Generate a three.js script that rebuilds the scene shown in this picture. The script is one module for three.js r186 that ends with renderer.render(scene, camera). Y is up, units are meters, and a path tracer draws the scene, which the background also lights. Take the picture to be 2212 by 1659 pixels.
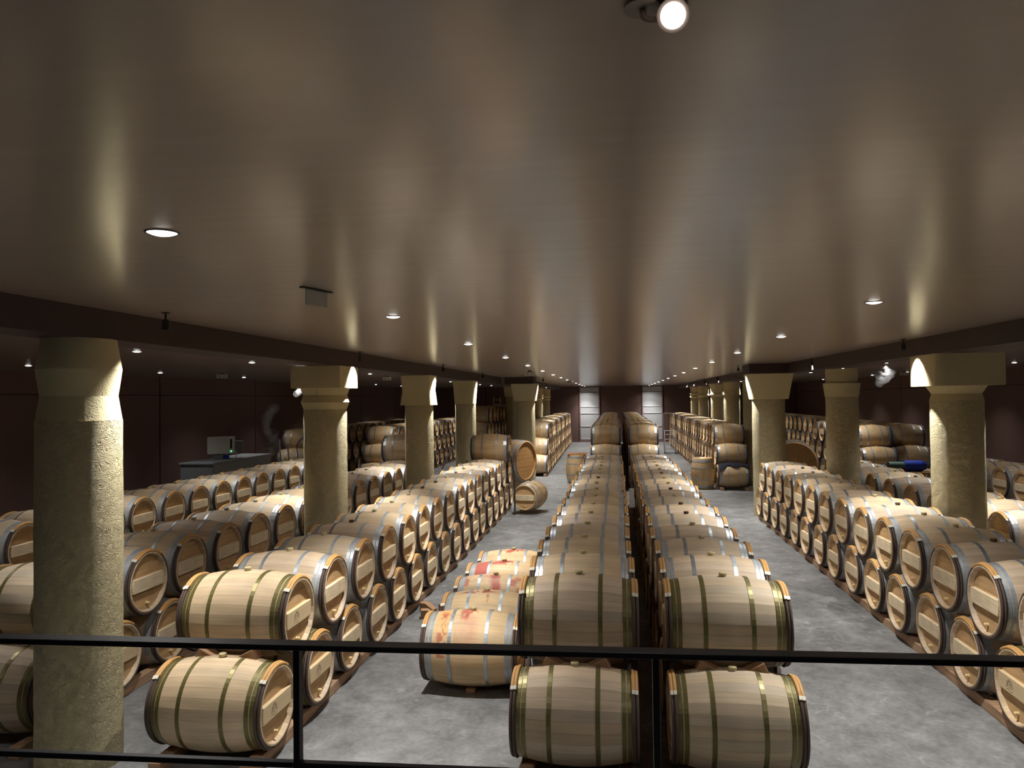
import * as THREE from 'three';
import { mergeGeometries } from 'three/addons/utils/BufferGeometryUtils.js';
import { RoundedBoxGeometry } from 'three/addons/geometries/RoundedBoxGeometry.js';

// ------------------------------------------------------------------ camera, exposure
const scene = new THREE.Scene();
scene.background = new THREE.Color(0x000000);
const camera = new THREE.PerspectiveCamera(2 * Math.atan(829.5 / 1600) * 180 / Math.PI, 2212 / 1659, 0.05, 120);
camera.rotation.order = 'YXZ';
camera.position.set(0, 2.81, 0);
camera.rotation.set(Math.atan(32 / 1600), Math.atan(224 / 1600), -0.012);
const renderer = new THREE.WebGLRenderer({ antialias: true });
renderer.toneMapping = THREE.LinearToneMapping;
renderer.toneMappingExposure = 0.83;
renderer.shadowMap.enabled = true;

// light levels (candela) and colour of the lamps of the cellar
const LAMP = {
  color: new THREE.Color(1.0, 0.972, 0.935), aisle: 44, aisleSpill: 8.5, bay: 22, column: 40, balcony: 3,
  aisleAngle: 0.76, spillAngle: 1.2, bayAngle: 0.95, columnAngle: 0.74,
};
const CEIL = 3.55, BEAM = 3.32;

// ------------------------------------------------------------------ helpers
function mulberry(a) { return () => { a |= 0; a = a + 0x6D2B79F5 | 0; let t = Math.imul(a ^ a >>> 15, 1 | a); t = t + Math.imul(t ^ t >>> 7, 61 | t) ^ t; return ((t ^ t >>> 14) >>> 0) / 4294967296; }; }
const rnd = mulberry(20240611);
const rr = (a, b) => a + (b - a) * rnd();
const names = {};
function numbered(n) { const k = names[n] || 0; names[n] = k + 1; return k ? n + '_' + String(k).padStart(3, '0') : n; }
function tag(o, label, category, group, kind) {
  if (label) o.userData.label = label;
  if (category) o.userData.category = category;
  if (group) o.userData.group = group;
  if (kind) o.userData.kind = kind;
  return o;
}
function thing(name, label, category, pos = [0, 0, 0], group, kind) {
  const g = new THREE.Group(); g.name = numbered(name); g.position.set(...pos); scene.add(g);
  return tag(g, label, category, group, kind);
}
function mesh(name, geo, mat, parent, pos, rot) {
  const m = new THREE.Mesh(geo, mat); m.name = parent ? name : numbered(name);
  m.castShadow = m.receiveShadow = true;
  if (pos) m.position.set(...pos);
  if (rot) m.rotation.set(...rot);
  (parent || scene).add(m); return m;
}
function single(name, geo, mat, pos, label, category, group, kind) { return tag(mesh(name, geo, mat, null, pos), label, category, group, kind); }
const box = (w, h, d, x = 0, y = 0, z = 0) => new THREE.BoxGeometry(w, h, d).translate(x, y, z);
const rbox = (w, h, d, r = 0.005, x = 0, y = 0, z = 0) => new RoundedBoxGeometry(w, h, d, 1, r).translate(x, y, z);
const cyl = (r0, r1, h, n = 16) => new THREE.CylinderGeometry(r0, r1, h, n);
function tube(pts, r, seg = 24, rad = 8) { return new THREE.TubeGeometry(new THREE.CatmullRomCurve3(pts.map(p => new THREE.Vector3(...p))), seg, r, rad); }
const ORD = ['first', 'second', 'third', 'fourth', 'fifth', 'sixth', 'seventh', 'eighth', 'ninth', 'tenth', 'eleventh', 'twelfth', 'thirteenth', 'fourteenth', 'fifteenth', 'sixteenth', 'seventeenth', 'eighteenth', 'nineteenth', 'twentieth', 'twenty-first', 'twenty-second'];
// world-planar uv in metres for boxes and slabs
function planarUV(geo) {
  const p = geo.attributes.position, n = geo.attributes.normal, uv = new Float32Array(p.count * 2);
  for (let i = 0; i < p.count; i++) {
    const ax = Math.abs(n.getX(i)), ay = Math.abs(n.getY(i)), az = Math.abs(n.getZ(i));
    if (ay >= ax && ay >= az) { uv[2 * i] = p.getX(i); uv[2 * i + 1] = p.getZ(i); }
    else if (ax >= az) { uv[2 * i] = p.getZ(i); uv[2 * i + 1] = p.getY(i); }
    else { uv[2 * i] = p.getX(i); uv[2 * i + 1] = p.getY(i); }
  }
  geo.setAttribute('uv', new THREE.BufferAttribute(uv, 2)); return geo;
}

// ------------------------------------------------------------------ textures
function noiseGrid(w, h, seed) { const r = mulberry(seed), g = new Float32Array(w * h); for (let i = 0; i < g.length; i++) g[i] = r(); return { w, h, g }; }
function sampleN(n, x, y) { // periodic smooth value noise, x,y in cells
  const x0 = Math.floor(x), y0 = Math.floor(y); let fx = x - x0, fy = y - y0; fx = fx * fx * (3 - 2 * fx); fy = fy * fy * (3 - 2 * fy);
  const X0 = ((x0 % n.w) + n.w) % n.w, X1 = (X0 + 1) % n.w, Y0 = ((y0 % n.h) + n.h) % n.h, Y1 = (Y0 + 1) % n.h;
  const a = n.g[Y0 * n.w + X0], b = n.g[Y0 * n.w + X1], c = n.g[Y1 * n.w + X0], d = n.g[Y1 * n.w + X1];
  return (a + (b - a) * fx) * (1 - fy) + (c + (d - c) * fx) * fy;
}
function layers(list, seed) { // list of [cellsX, cellsY, weight]
  const ns = list.map(([cx, cy], i) => noiseGrid(cx, cy, seed + i * 77)); let tot = 0; list.forEach(l => { tot += l[2]; });
  return (u, v) => { let s = 0; for (let i = 0; i < list.length; i++) s += list[i][2] * sampleN(ns[i], u * list[i][0], v * list[i][1]); return s / tot; };
}
function dataTex(w, h, fn, srgb = true, rx = 1, ry = 1) {
  const d = new Uint8Array(w * h * 4), c = [0, 0, 0];
  for (let y = 0; y < h; y++) for (let x = 0; x < w; x++) {
    fn((x + 0.5) / w, (y + 0.5) / h, c, x, y); const i = (y * w + x) * 4;
    d[i] = Math.max(0, Math.min(255, c[0])); d[i + 1] = Math.max(0, Math.min(255, c[1])); d[i + 2] = Math.max(0, Math.min(255, c[2])); d[i + 3] = 255;
  }
  const t = new THREE.DataTexture(d, w, h, THREE.RGBAFormat); t.wrapS = t.wrapT = THREE.RepeatWrapping; t.magFilter = THREE.LinearFilter; t.minFilter = THREE.LinearMipmapLinearFilter; t.generateMipmaps = true;
  if (srgb) t.colorSpace = THREE.SRGBColorSpace; t.repeat.set(rx, ry); t.needsUpdate = true; return t;
}
const NST = 28; // staves of a barrel
// u runs round the barrel (0.25 = top), v along it
function barrelTexture(seed, base, stain) {
  const grain = layers([[220, 5, 0.5], [420, 9, 0.35], [60, 3, 0.6]], seed), blot = layers([[7, 5, 1], [17, 11, 0.6]], seed + 9), spot = layers([[24, 14, 1], [50, 30, 0.6]], seed + 15);
  const r = mulberry(seed * 13 + 5), tone = [], warm = []; for (let i = 0; i < NST; i++) { tone.push(0.945 + 0.1 * r()); warm.push(r() - 0.5); }
  return dataTex(1024, 512, (u, v, c) => {
    const k = Math.floor(u * NST) % NST, f = u * NST - Math.floor(u * NST), edge = Math.min(f, 1 - f) / NST * 1024;
    let t = tone[k] * (0.9 + 0.18 * grain(u, v)) * (0.93 + 0.14 * blot(u, v)); if (edge < 0.6) t *= 0.9;
    c[0] = base[0] * t * (1 + 0.03 * warm[k]); c[1] = base[1] * t; c[2] = base[2] * t * (1 - 0.06 * warm[k]);
    if (stain) stain(u, v, c, blot(u, v), spot(u, v));
  });
}
const mixc = (c, k, r, g, b) => { c[0] += (c[0] * r - c[0]) * k; c[1] += (c[1] * g - c[1]) * k; c[2] += (c[2] * b - c[2]) * k; };
const sm = (a, b, x) => { const t = Math.max(0, Math.min(1, (x - a) / (b - a))); return t * t * (3 - 2 * t); };
const OAK = [203, 183, 153];
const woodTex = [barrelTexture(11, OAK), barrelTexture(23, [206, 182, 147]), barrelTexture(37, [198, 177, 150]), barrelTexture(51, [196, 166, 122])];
// wine stains: top of barrel u=0.25, camera-facing flank u toward 0.0 ; v 0..1 from one head to the other
const wine = (c, k) => mixc(c, Math.min(1, k), 0.82, 0.40, 0.42);
const stainFns = [
  (u, v, c, b, s) => { // foremost: wash below the bung, brown wash and pencilled lot number on one side
    wine(c, 0.75 * sm(0.14, 0.05, Math.hypot((u - 0.22) * 2.0, (v - 0.47) * 1.15)) * sm(0.36, 0.6, s));
    wine(c, 0.24 * sm(0.215, 0.18, u) * sm(0.02, 0.10, u) * sm(0.34, 0.37, v) * sm(0.66, 0.52, v) * sm(0.3, 0.75, b + 0.25 * s));
    mixc(c, 0.5 * sm(0.36, 0.33, v) * sm(0.13, 0.16, v) * sm(0.42, 0.7, b), 0.97, 0.82, 0.6);
    wine(c, 0.6 * sm(0.30, 0.27, v) * sm(0.16, 0.20, v) * sm(0.52, 0.66, s) * sm(0.25, 0.2, u));
    const q = Math.sin((v - 0.235) * 170 + Math.sin(u * 260) * 2.2) * Math.sin(u * 420); if (v > 0.215 && v < 0.262 && u > 0.10 && u < 0.205 && q > 0.55) mixc(c, 0.75, 0.75, 0.34, 0.4);
  },
  (u, v, c, b, s) => { wine(c, 0.8 * sm(0.62, 0.50, Math.abs(u - 0.235) * 26 + Math.abs(v - 0.40) * 2.2) * sm(0.36, 0.56, s)); wine(c, 0.55 * sm(0.02, 0.008, Math.abs(v - 0.53)) * sm(0.14, 0.17, u) * sm(0.22, 0.2, u) * sm(0.3, 0.5, s)); },
  (u, v, c, b, s) => { wine(c, 0.85 * sm(0.09, 0.03, Math.hypot((u - 0.23) * 2, v - 0.5)) * sm(0.25, 0.5, s)); wine(c, 0.45 * sm(0.07, 0.03, Math.abs(v - 0.52)) * sm(0.05, 0.12, u) * sm(0.25, 0.2, u) * sm(0.3, 0.6, s)); wine(c, 0.6 * sm(0.62, 0.75, b) * sm(0.27, 0.2, u)); wine(c, 0.6 * sm(0.20, 0.17, v) * sm(0.12, 0.14, v) * sm(0.4, 0.6, s)); },
  (u, v, c, b, s) => { wine(c, 0.95 * sm(0.335, 0.325, v) * sm(0.125, 0.135, v) * sm(0.26, 0.25, u) * (0.6 + 0.5 * b)); wine(c, 0.9 * sm(0.05, 0.012, Math.abs(u - 0.235)) * sm(0.33, 0.35, v) * sm(0.66, 0.58, v) * sm(0.26, 0.42, s)); wine(c, 0.8 * sm(0.04, 0.02, Math.hypot((u - 0.19) * 2, v - 0.57)) * sm(0.3, 0.5, s)); },
  (u, v, c, b, s) => { wine(c, 0.85 * sm(0.055, 0.02, Math.abs(u - 0.235) + 0.08 * Math.abs(v - 0.45)) * sm(0.28, 0.36, v) * sm(0.7, 0.6, v) * sm(0.36, 0.54, s)); },
];
const stainTex = stainFns.map((f, i) => barrelTexture(60 + i * 7, [214, 186, 142], f));
const headGrain = layers([[6, 200, 0.6], [3, 60, 0.7], [12, 12, 0.3]], 301);
const headTex = dataTex(512, 512, (u, v, c) => { const t = 0.84 + 0.3 * headGrain(u, v); c[0] = 198 * t; c[1] = 162 * t; c[2] = 115 * t; });
const barTex = dataTex(512, 256, (u, v, c) => { const t = 0.88 + 0.22 * headGrain(u, v * 0.5); c[0] = 230 * t; c[1] = 211 * t; c[2] = 176 * t; });
const timberGrain = layers([[3, 90, 0.6], [9, 160, 0.5], [5, 6, 0.7]], 401);
const timberTex = dataTex(512, 512, (u, v, c) => { const t = 0.72 + 0.5 * timberGrain(u, v); c[0] = 182 * t; c[1] = 146 * t; c[2] = 114 * t; });
const fl = layers([[5, 5, 0.55], [13, 13, 0.55], [37, 37, 0.6], [110, 110, 0.5], [330, 330, 0.45]], 501), fl2 = layers([[9, 9, 1], [31, 31, 0.8], [90, 90, 0.6]], 541), fl3 = layers([[60, 22, 1], [150, 60, 0.6]], 577), fl4 = layers([[420, 300, 1], [700, 600, 0.5]], 583);
const floorTex = dataTex(2048, 2048, (u, v, c) => {
  let t = 0.48 + 0.8 * fl(u, v); const vein = Math.abs(fl2(u, v) - 0.5); t += 0.16 * sm(0.022, 0.0, vein) * sm(0.4, 0.7, fl3(u, v)); const sp = fl4(u, v); if (sp > 0.8) t += 0.5 * (sp - 0.8); if (sp < 0.2) t -= 0.4 * (0.2 - sp);
  c[0] = 138 * t; c[1] = 139 * t; c[2] = 139 * t;
}, true, 1 / 9, 1 / 9);
const pl = layers([[28, 34, 0.5], [64, 90, 0.9], [128, 190, 0.7], [260, 300, 0.35]], 601), plw = layers([[20, 20, 1], [45, 45, 0.5]], 655);
const plasterBump = dataTex(1024, 1024, (u, v, c) => {
  const w = plw(u, v) * 0.05, n = pl(u + w, v + plw(v, u) * 0.04); const ridge = 1 - Math.min(1, Math.abs(n - 0.5) * 7); const t = 255 * Math.max(0, Math.min(1, 0.25 + 0.55 * ridge * plw(u + 0.3, v) * 1.5 + 0.5 * (n - 0.5))); c[0] = c[1] = c[2] = t;
}, false, 1 / 0.9, 1 / 0.9);
const ce = layers([[2, 60, 0.8], [5, 130, 0.6], [9, 26, 0.8], [64, 200, 0.25]], 701);
const ceilBump = dataTex(512, 1024, (u, v, c) => { c[0] = c[1] = c[2] = 255 * ce(u, v); }, false, 1 / 6, 1 / 8);
const hz = layers([[6, 3, 1], [60, 20, 0.5]], 811);
const steelTex = dataTex(256, 128, (u, v, c) => { const t = 0.85 + 0.3 * hz(u, v); c[0] = 172 * t; c[1] = 180 * t; c[2] = 186 * t; });

// ------------------------------------------------------------------ materials
const std = (o) => new THREE.MeshStandardMaterial(o);
const M = {
  wood: woodTex.map(t => std({ map: t, roughness: 0.62 })),
  stained: stainTex.map(t => std({ map: t, roughness: 0.6 })),
  head: std({ map: headTex, roughness: 0.68 }), headBare: std({ color: 0xd2ab76, roughness: 0.7 }),
  bar: std({ map: barTex, roughness: 0.62 }),
  hoop: std({ map: steelTex, roughness: 0.42, metalness: 0.55 }), hoopOlive: std({ color: 0x736b40, roughness: 0.4, metalness: 0.45 }),
  withy: std({ color: 0x54443b, roughness: 0.72 }), binding: std({ color: 0xc99a5c, roughness: 0.55 }), clip: std({ color: 0xe4ddcb, roughness: 0.5 }),
  bung: std({ color: 0xc3b689, roughness: 0.5 }), bungDark: std({ color: 0x5d4a34, roughness: 0.6 }), peg: std({ color: 0xd9c196, roughness: 0.6 }), knob: std({ color: 0xdcc690, roughness: 0.5 }),
  timber: std({ map: timberTex, roughness: 0.75 }), wedge: std({ color: 0xa5805f, roughness: 0.75 }),
  floor: std({ map: floorTex, roughness: 0.5 }),
  ceiling: new THREE.MeshPhysicalMaterial({ color: 0x9c897c, roughness: 0.45, clearcoat: 1.0, clearcoatRoughness: 0.2, bumpMap: ceilBump, bumpScale: 0.008 }),
  beam: std({ color: 0x3a2823, roughness: 0.6 }),
  wall: std({ color: 0x6b514a, roughness: 0.8 }), wallGap: std({ color: 0x1c1412, roughness: 0.9 }),
  plaster: std({ color: 0xcbbf97, roughness: 0.85, bumpMap: plasterBump, bumpScale: 0.022 }),
  plasterSmooth: std({ color: 0xcdc198, roughness: 0.8, bumpMap: plasterBump, bumpScale: 0.003 }),
  rail: std({ color: 0x2e3036, roughness: 0.42, metalness: 0.3 }),
  black: std({ color: 0x0c0b0b, roughness: 0.5 }),
  fitting: std({ color: 0x7c6d63, roughness: 0.45 }),
  trimRing: std({ color: 0x3a302b, roughness: 0.5 }),
  lens: std({ color: 0xffffff, roughness: 0.4, emissive: new THREE.Color(1, 0.97, 0.92), emissiveIntensity: 6 }),
  doorGrey: std({ color: 0xc2c4c6, roughness: 0.55, metalness: 0.2 }), doorBar: std({ color: 0xe6e8ea, roughness: 0.4, metalness: 0.3 }), doorFrame: std({ color: 0x8a706a, roughness: 0.7 }),
  white: std({ color: 0xd8d9d6, roughness: 0.5 }), acrylic: std({ color: 0xc9c7bc, roughness: 0.35 }),
  steel: std({ color: 0xa9adb0, roughness: 0.35, metalness: 0.7 }), tank: std({ color: 0x85888b, roughness: 0.5, metalness: 0.4 }),
  vat: std({ map: dataTex(512, 512, (u, v, c) => { const t = 0.78 + 0.4 * headGrain(v, u); c[0] = 172 * t; c[1] = 128 * t; c[2] = 76 * t; }), roughness: 0.65 }),
  cloth: std({ color: 0x151a26, roughness: 0.95 }), blue: std({ color: 0x12329a, roughness: 0.5 }), green: std({ color: 0x38564a, roughness: 0.55 }), hose: std({ color: 0x2c2b2b, roughness: 0.5 }), hoseGrey: std({ color: 0x8a8c8c, roughness: 0.45 }),
  led: std({ color: 0x114422, emissive: new THREE.Color(0.2, 1, 0.5), emissiveIntensity: 1.5 }),
  redwood: std({ color: 0xbf8350, roughness: 0.7 }),
};
// print on boards: a burnt-in crest with a scroll below
function crestTexture() {
  const c = document.createElement('canvas'); c.width = 512; c.height = 256; const g = c.getContext('2d'); const r = mulberry(77);
  g.fillStyle = 'rgb(214,192,152)'; g.fillRect(0, 0, 512, 256);
  for (let i = 0; i < 160; i++) { g.strokeStyle = `rgba(150,120,80,${0.05 + 0.1 * r()})`; g.lineWidth = 1 + r(); const y = 256 * r(); g.beginPath(); g.moveTo(0, y); g.bezierCurveTo(170, y + 8 * (r() - 0.5), 340, y + 10 * (r() - 0.5), 512, y + 6 * (r() - 0.5)); g.stroke(); }
  g.strokeStyle = 'rgb(62,46,30)'; g.lineCap = 'round'; g.lineWidth = 4;
  g.translate(196, 124); g.scale(0.78, 1.42); const X = 0, Y = 0; // shield
  g.beginPath(); g.moveTo(X - 26, Y - 30); g.lineTo(X + 26, Y - 30); g.lineTo(X + 26, Y + 8); g.quadraticCurveTo(X + 22, Y + 34, X, Y + 42); g.quadraticCurveTo(X - 22, Y + 34, X - 26, Y + 8); g.closePath(); g.stroke();
  g.beginPath(); g.moveTo(X - 26, Y - 4); g.lineTo(X + 26, Y - 4); g.moveTo(X, Y - 30); g.lineTo(X, Y + 40); g.stroke();
  g.beginPath(); for (let i = -2; i <= 2; i++) { g.moveTo(X + i * 11, Y - 38); g.lineTo(X + i * 13, Y - 58 + 4 * Math.abs(i)); } g.moveTo(X - 26, Y - 38); g.lineTo(X + 26, Y - 38); g.stroke();
  for (const s of [-1, 1]) for (let k = 0; k < 4; k++) { g.beginPath(); const x = X + s * (38 + k * 5), y = Y - 26 + k * 17; g.arc(x, y, 10, s > 0 ? 2.2 : -1, s > 0 ? 6.4 : 3.4); g.stroke(); g.beginPath(); g.moveTo(x, y); g.lineTo(x + s * 12, y + 10); g.stroke(); }
  g.lineWidth = 5; g.beginPath(); g.moveTo(X - 70, Y + 62); g.quadraticCurveTo(X - 40, Y + 44, X - 10, Y + 60); g.quadraticCurveTo(X + 30, Y + 76, X + 66, Y + 52); g.stroke();
  const t = new THREE.CanvasTexture(c); t.colorSpace = THREE.SRGBColorSpace; t.wrapS = t.wrapT = THREE.RepeatWrapping; return t;
}
M.crest = std({ map: crestTexture(), roughness: 0.62 });
function signTexture() {
  const c = document.createElement('canvas'); c.width = 128; c.height = 64; const g = c.getContext('2d');
  g.fillStyle = 'rgb(196,196,186)'; g.fillRect(0, 0, 128, 64); g.fillStyle = 'rgb(92,96,86)';
  g.beginPath(); g.moveTo(34, 52); g.lineTo(18, 34); g.lineTo(28, 34); g.lineTo(28, 12); g.lineTo(40, 12); g.lineTo(40, 34); g.lineTo(50, 34); g.closePath(); g.fill();
  g.fillRect(86, 10, 26, 44); g.fillStyle = 'rgb(196,196,186)'; g.fillRect(91, 15, 16, 39);
  const t = new THREE.CanvasTexture(c); t.colorSpace = THREE.SRGBColorSpace; return t;
}
M.sign = std({ map: signTexture(), roughness: 0.5 });

// ------------------------------------------------------------------ room shell
const ZB = -47.5, ZF = 3.0, XL = -12.83, XR = 11.0;
{
  const fg = planarUV(box(XR - XL + 1, 0.3, ZF - ZB + 1, (XL + XR) / 2, -0.15, (ZF + ZB) / 2));
  tag(mesh('floor', fg, M.floor), 'grey mottled polished concrete cellar floor', 'floor', null, 'structure');
  const ceil = thing('ceiling', 'glossy taupe painted cellar ceiling with two dark beams', 'ceiling', [0, 0, 0], null, 'structure');
  mesh('ceiling_slab', planarUV(box(XR - XL + 1, 0.3, ZF - ZB + 1, (XL + XR) / 2, CEIL + 0.15, (ZF + ZB) / 2)), M.ceiling, ceil);
  const run = (pts, w) => { // beam along a polyline of [x,z]
    const gs = []; for (let i = 0; i + 1 < pts.length; i++) { const [x0, z0] = pts[i], [x1, z1] = pts[i + 1], L = Math.hypot(x1 - x0, z1 - z0); const g = box(w, CEIL - BEAM, L + 0.02); g.rotateY(Math.atan2(x1 - x0, z1 - z0)); g.translate((x0 + x1) / 2, (CEIL + BEAM) / 2, (z0 + z1) / 2); gs.push(g); } return mergeGeometries(gs);
  };
  mesh('beam', run([[-4.22, ZF], [-4.16, -10], [-4.12, -25.2]], 0.42), M.beam, ceil);
  mesh('beam', run([[-3.55, -26.1], [-3.7, ZB]], 0.42), M.beam, ceil);
  mesh('beam', box(1.0, CEIL - BEAM, 1.0, -3.3, (CEIL + BEAM) / 2, -25.75), M.beam, ceil);
  mesh('beam', run([[4.35, ZF], [4.2, -10], [4.1, -17], [4.0, -26], [4.0, ZB]], 0.42), M.beam, ceil);
  mesh('beam', box(0.9, CEIL - BEAM, 0.98, 3.5, (CEIL + BEAM) / 2, -18.1), M.beam, ceil);
  // walls with recessed panel joints
  const wall = (name, label, x, z0, z1, n, side) => {
    const w = thing(name, label, 'wall', [0, 0, 0], null, 'structure');
    mesh('backing', box(0.3, CEIL, Math.abs(z1 - z0) + 0.6, x + side * 0.19, CEIL / 2, (z0 + z1) / 2), M.wallGap, w);
    const L = (z1 - z0) / n;
    for (let i = 0; i < n; i++) { const zc = z0 + L * (i + 0.5); mesh('panel', box(0.05, 3.02, Math.abs(L) - 0.05, x + side * 0.02, 1.51, zc), M.wall, w); mesh('panel', box(0.05, CEIL - 3.04, Math.abs(L) - 0.05, x + side * 0.02, (CEIL + 3.04) / 2, zc), M.wall, w); }
    return w;
  };
  wall('wall_left', 'dark brown panelled wall beyond the rows on the humidifier side', XL, ZF, ZB, 9, -1);
  wall('wall_right', 'dark brown panelled wall beyond the rows on the pump side', XR, ZF, ZB, 9, 1);
  const wb = thing('wall_back', 'dark brown end wall behind the long barrel rows', 'wall', [0, 0, 0], null, 'structure');
  mesh('backing', box(XR - XL + 1, CEIL, 0.3, (XL + XR) / 2, CEIL / 2, ZB - 0.2), M.wallGap, wb);
  const xs = [XL, -8.4, -2.34, -1.0, 1.6, 2.94, 6.6, XR];
  for (let i = 0; i + 1 < xs.length; i++) { if (i === 2 || i === 4) continue; mesh('panel', box(xs[i + 1] - xs[i] - 0.05, CEIL, 0.05, (xs[i] + xs[i + 1]) / 2, CEIL / 2, ZB - 0.02), M.wall, wb); }
  const wf = thing('wall_front', 'dark brown wall behind the viewing balcony', 'wall', [0, 0, 0], null, 'structure');
  mesh('panel', box(XR - XL + 1, CEIL, 0.3, (XL + XR) / 2, CEIL / 2, ZF + 0.15), M.wall, wf);
  // doors in the end wall
  [[-1.67, 'grey sectional metal door beside the left far barrel stacks'], [2.27, 'grey sectional metal door beside the right far barrel stacks']].forEach(([x, label], i) => {
    const d = thing('door_' + (i + 1), label, 'door', [x, 0, ZB], null, 'structure'); const W = 1.16;
    for (const s of [-1, 1]) mesh('frame', box(0.07, 3.52, 0.1, s * (W / 2 + 0.035), 1.76, 0.03), M.doorFrame, d);
    mesh('frame', box(W + 0.14, 0.06, 0.1, 0, 3.52, 0.03), M.doorFrame, d);
    mesh('sill', box(W, 0.18, 0.08, 0, 0.09, 0.03), M.doorFrame, d);
    const ys = [0.19, 1.0, 1.82, 2.24, 3.16, 3.49];
    for (let k = 0; k + 1 < ys.length; k++) { mesh('panel', box(W, ys[k + 1] - ys[k] - 0.03, 0.04, 0, (ys[k] + ys[k + 1]) / 2, 0.0), M.doorGrey, d); if (k < 4) mesh('bar', box(W * 0.94, 0.035, 0.05, 0, ys[k], 0.02), M.doorBar, d); }
  });
  // balcony slab under the viewer
  single('balcony', planarUV(box(8, 0.2, 4.65, 0, 1.15, ZF - 4.65 / 2 - 0.05)), M.floor, [0, 0, 0], 'grey concrete viewing balcony slab behind the black railing', 'balcony', null, 'structure');
}

// ------------------------------------------------------------------ columns
function loft(secs, seg = 48) { // secs: [y, halfWidth, squareness 0..1, dx, dz]
  const pos = [], uv = [], idx = [];
  const ring = (y, w, q, dx = 0, dz = 0) => { const n = 2 + q * 26; for (let i = 0; i <= seg; i++) { const a = i / seg * Math.PI * 2 + Math.PI / 4, c = Math.cos(a), s = Math.sin(a); const k = 1 / Math.pow(Math.pow(Math.abs(c), n) + Math.pow(Math.abs(s), n), 1 / n); pos.push(dx + w * k * c, y, dz + w * k * s); uv.push(i / seg * Math.round(6.28 * 0.33 / 0.9) * 0.9, y); } };
  const crisp = []; // duplicate every ring so that edges stay crisp
  for (let j = 0; j + 1 < secs.length; j++) { const b = pos.length / 3; ring(...secs[j]); ring(...secs[j + 1]); for (let i = 0; i < seg; i++) { const a0 = b + i, a1 = b + i + 1, c0 = b + seg + 1 + i, c1 = c0 + 1; idx.push(a0, c0, a1, a1, c0, c1); } }
  for (const [k, flip] of [[0, 1], [secs.length - 1, 0]]) { const s = secs[k], b = pos.length / 3; ring(...s); pos.push(s[3] || 0, s[0], s[4] || 0); uv.push(0, 0); const cidx = pos.length / 3 - 1; for (let i = 0; i < seg; i++) flip ? idx.push(cidx, b + i, b + i + 1) : idx.push(cidx, b + i + 1, b + i); }
  const g = new THREE.BufferGeometry(); g.setAttribute('position', new THREE.Float32BufferAttribute(pos, 3)); g.setAttribute('uv', new THREE.Float32BufferAttribute(uv, 2)); g.setIndex(idx); g.computeVertexNormals(); return g;
}
function wobbleShaft(r, y0, y1, seed, bulge = [0, 0]) { // hand plastered shaft: slightly uneven radius
  const R = mulberry(seed), secs = [], n = 14; for (let i = 0; i <= n; i++) { const t = i / n; secs.push([y0 + (y1 - y0) * t, r * (1 + (i && i < n ? (R() - 0.5) * 0.018 : 0) + bulge[0] * (1 - t) + bulge[1] * Math.sin(Math.PI * t)), 0]); }
  const pos = [], uv = [], idx = [], seg = 64;
  secs.forEach(([y, w]) => { for (let i = 0; i <= seg; i++) { const a = i / seg * Math.PI * 2; pos.push(w * Math.cos(a), y, w * Math.sin(a)); uv.push(i / seg * 2 * 0.9, y); } });
  for (let j = 0; j < n; j++) for (let i = 0; i < seg; i++) { const a = j * (seg + 1) + i, c = a + seg + 1; idx.push(a, c, a + 1, a + 1, c, c + 1); }
  for (const j of [0, n]) { const b = pos.length / 3, [y, w] = secs[j]; for (let i = 0; i <= seg; i++) { const a = i / seg * Math.PI * 2; pos.push(w * Math.cos(a), y, w * Math.sin(a)); uv.push(0, 0); } pos.push(0, y, 0); uv.push(0, 0); for (let i = 0; i < seg; i++) j ? idx.push(b + seg + 1, b + i + 1, b + i) : idx.push(b + seg + 1, b + i, b + i + 1); }
  const g = new THREE.BufferGeometry(); g.setAttribute('position', new THREE.Float32BufferAttribute(pos, 3)); g.setAttribute('uv', new THREE.Float32BufferAttribute(uv, 2)); g.setIndex(idx); g.computeVertexNormals(); return g;
}
function columnSpot(x, z, aim, near, cd = LAMP.column) { // black ceiling spotlight grazing a column
  const s = thing('ceiling_spotlight', near, 'spotlight', [x, CEIL, z], 'black ceiling spotlights beside the columns');
  mesh('mount', cyl(0.032, 0.032, 0.008, 16).translate(0, -0.004, 0), M.black, s);
  mesh('stem', cyl(0.009, 0.009, 0.055, 10).translate(0, -0.034, 0), M.black, s);
  mesh('housing', new THREE.LatheGeometry([[0, -0.058], [0.026, -0.06], [0.031, -0.145], [0.028, -0.145], [0.024, -0.118], [0, -0.118]].map(p => new THREE.Vector2(...p)), 20), M.black, s);
  mesh('lamp_lens', cyl(0.023, 0.023, 0.004, 16).translate(0, -0.12, 0), M.lens, s);
  const L = new THREE.SpotLight(LAMP.color, cd, 0, LAMP.columnAngle, 1.0, 2); L.position.set(0, -0.127, 0); L.target.position.set(aim[0], -2.2, aim[1]); L.castShadow = true; L.shadow.radius = 0.9; s.add(L); s.add(L.target); L.name = 'spot_beam';
}
const T = BEAM;
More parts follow.
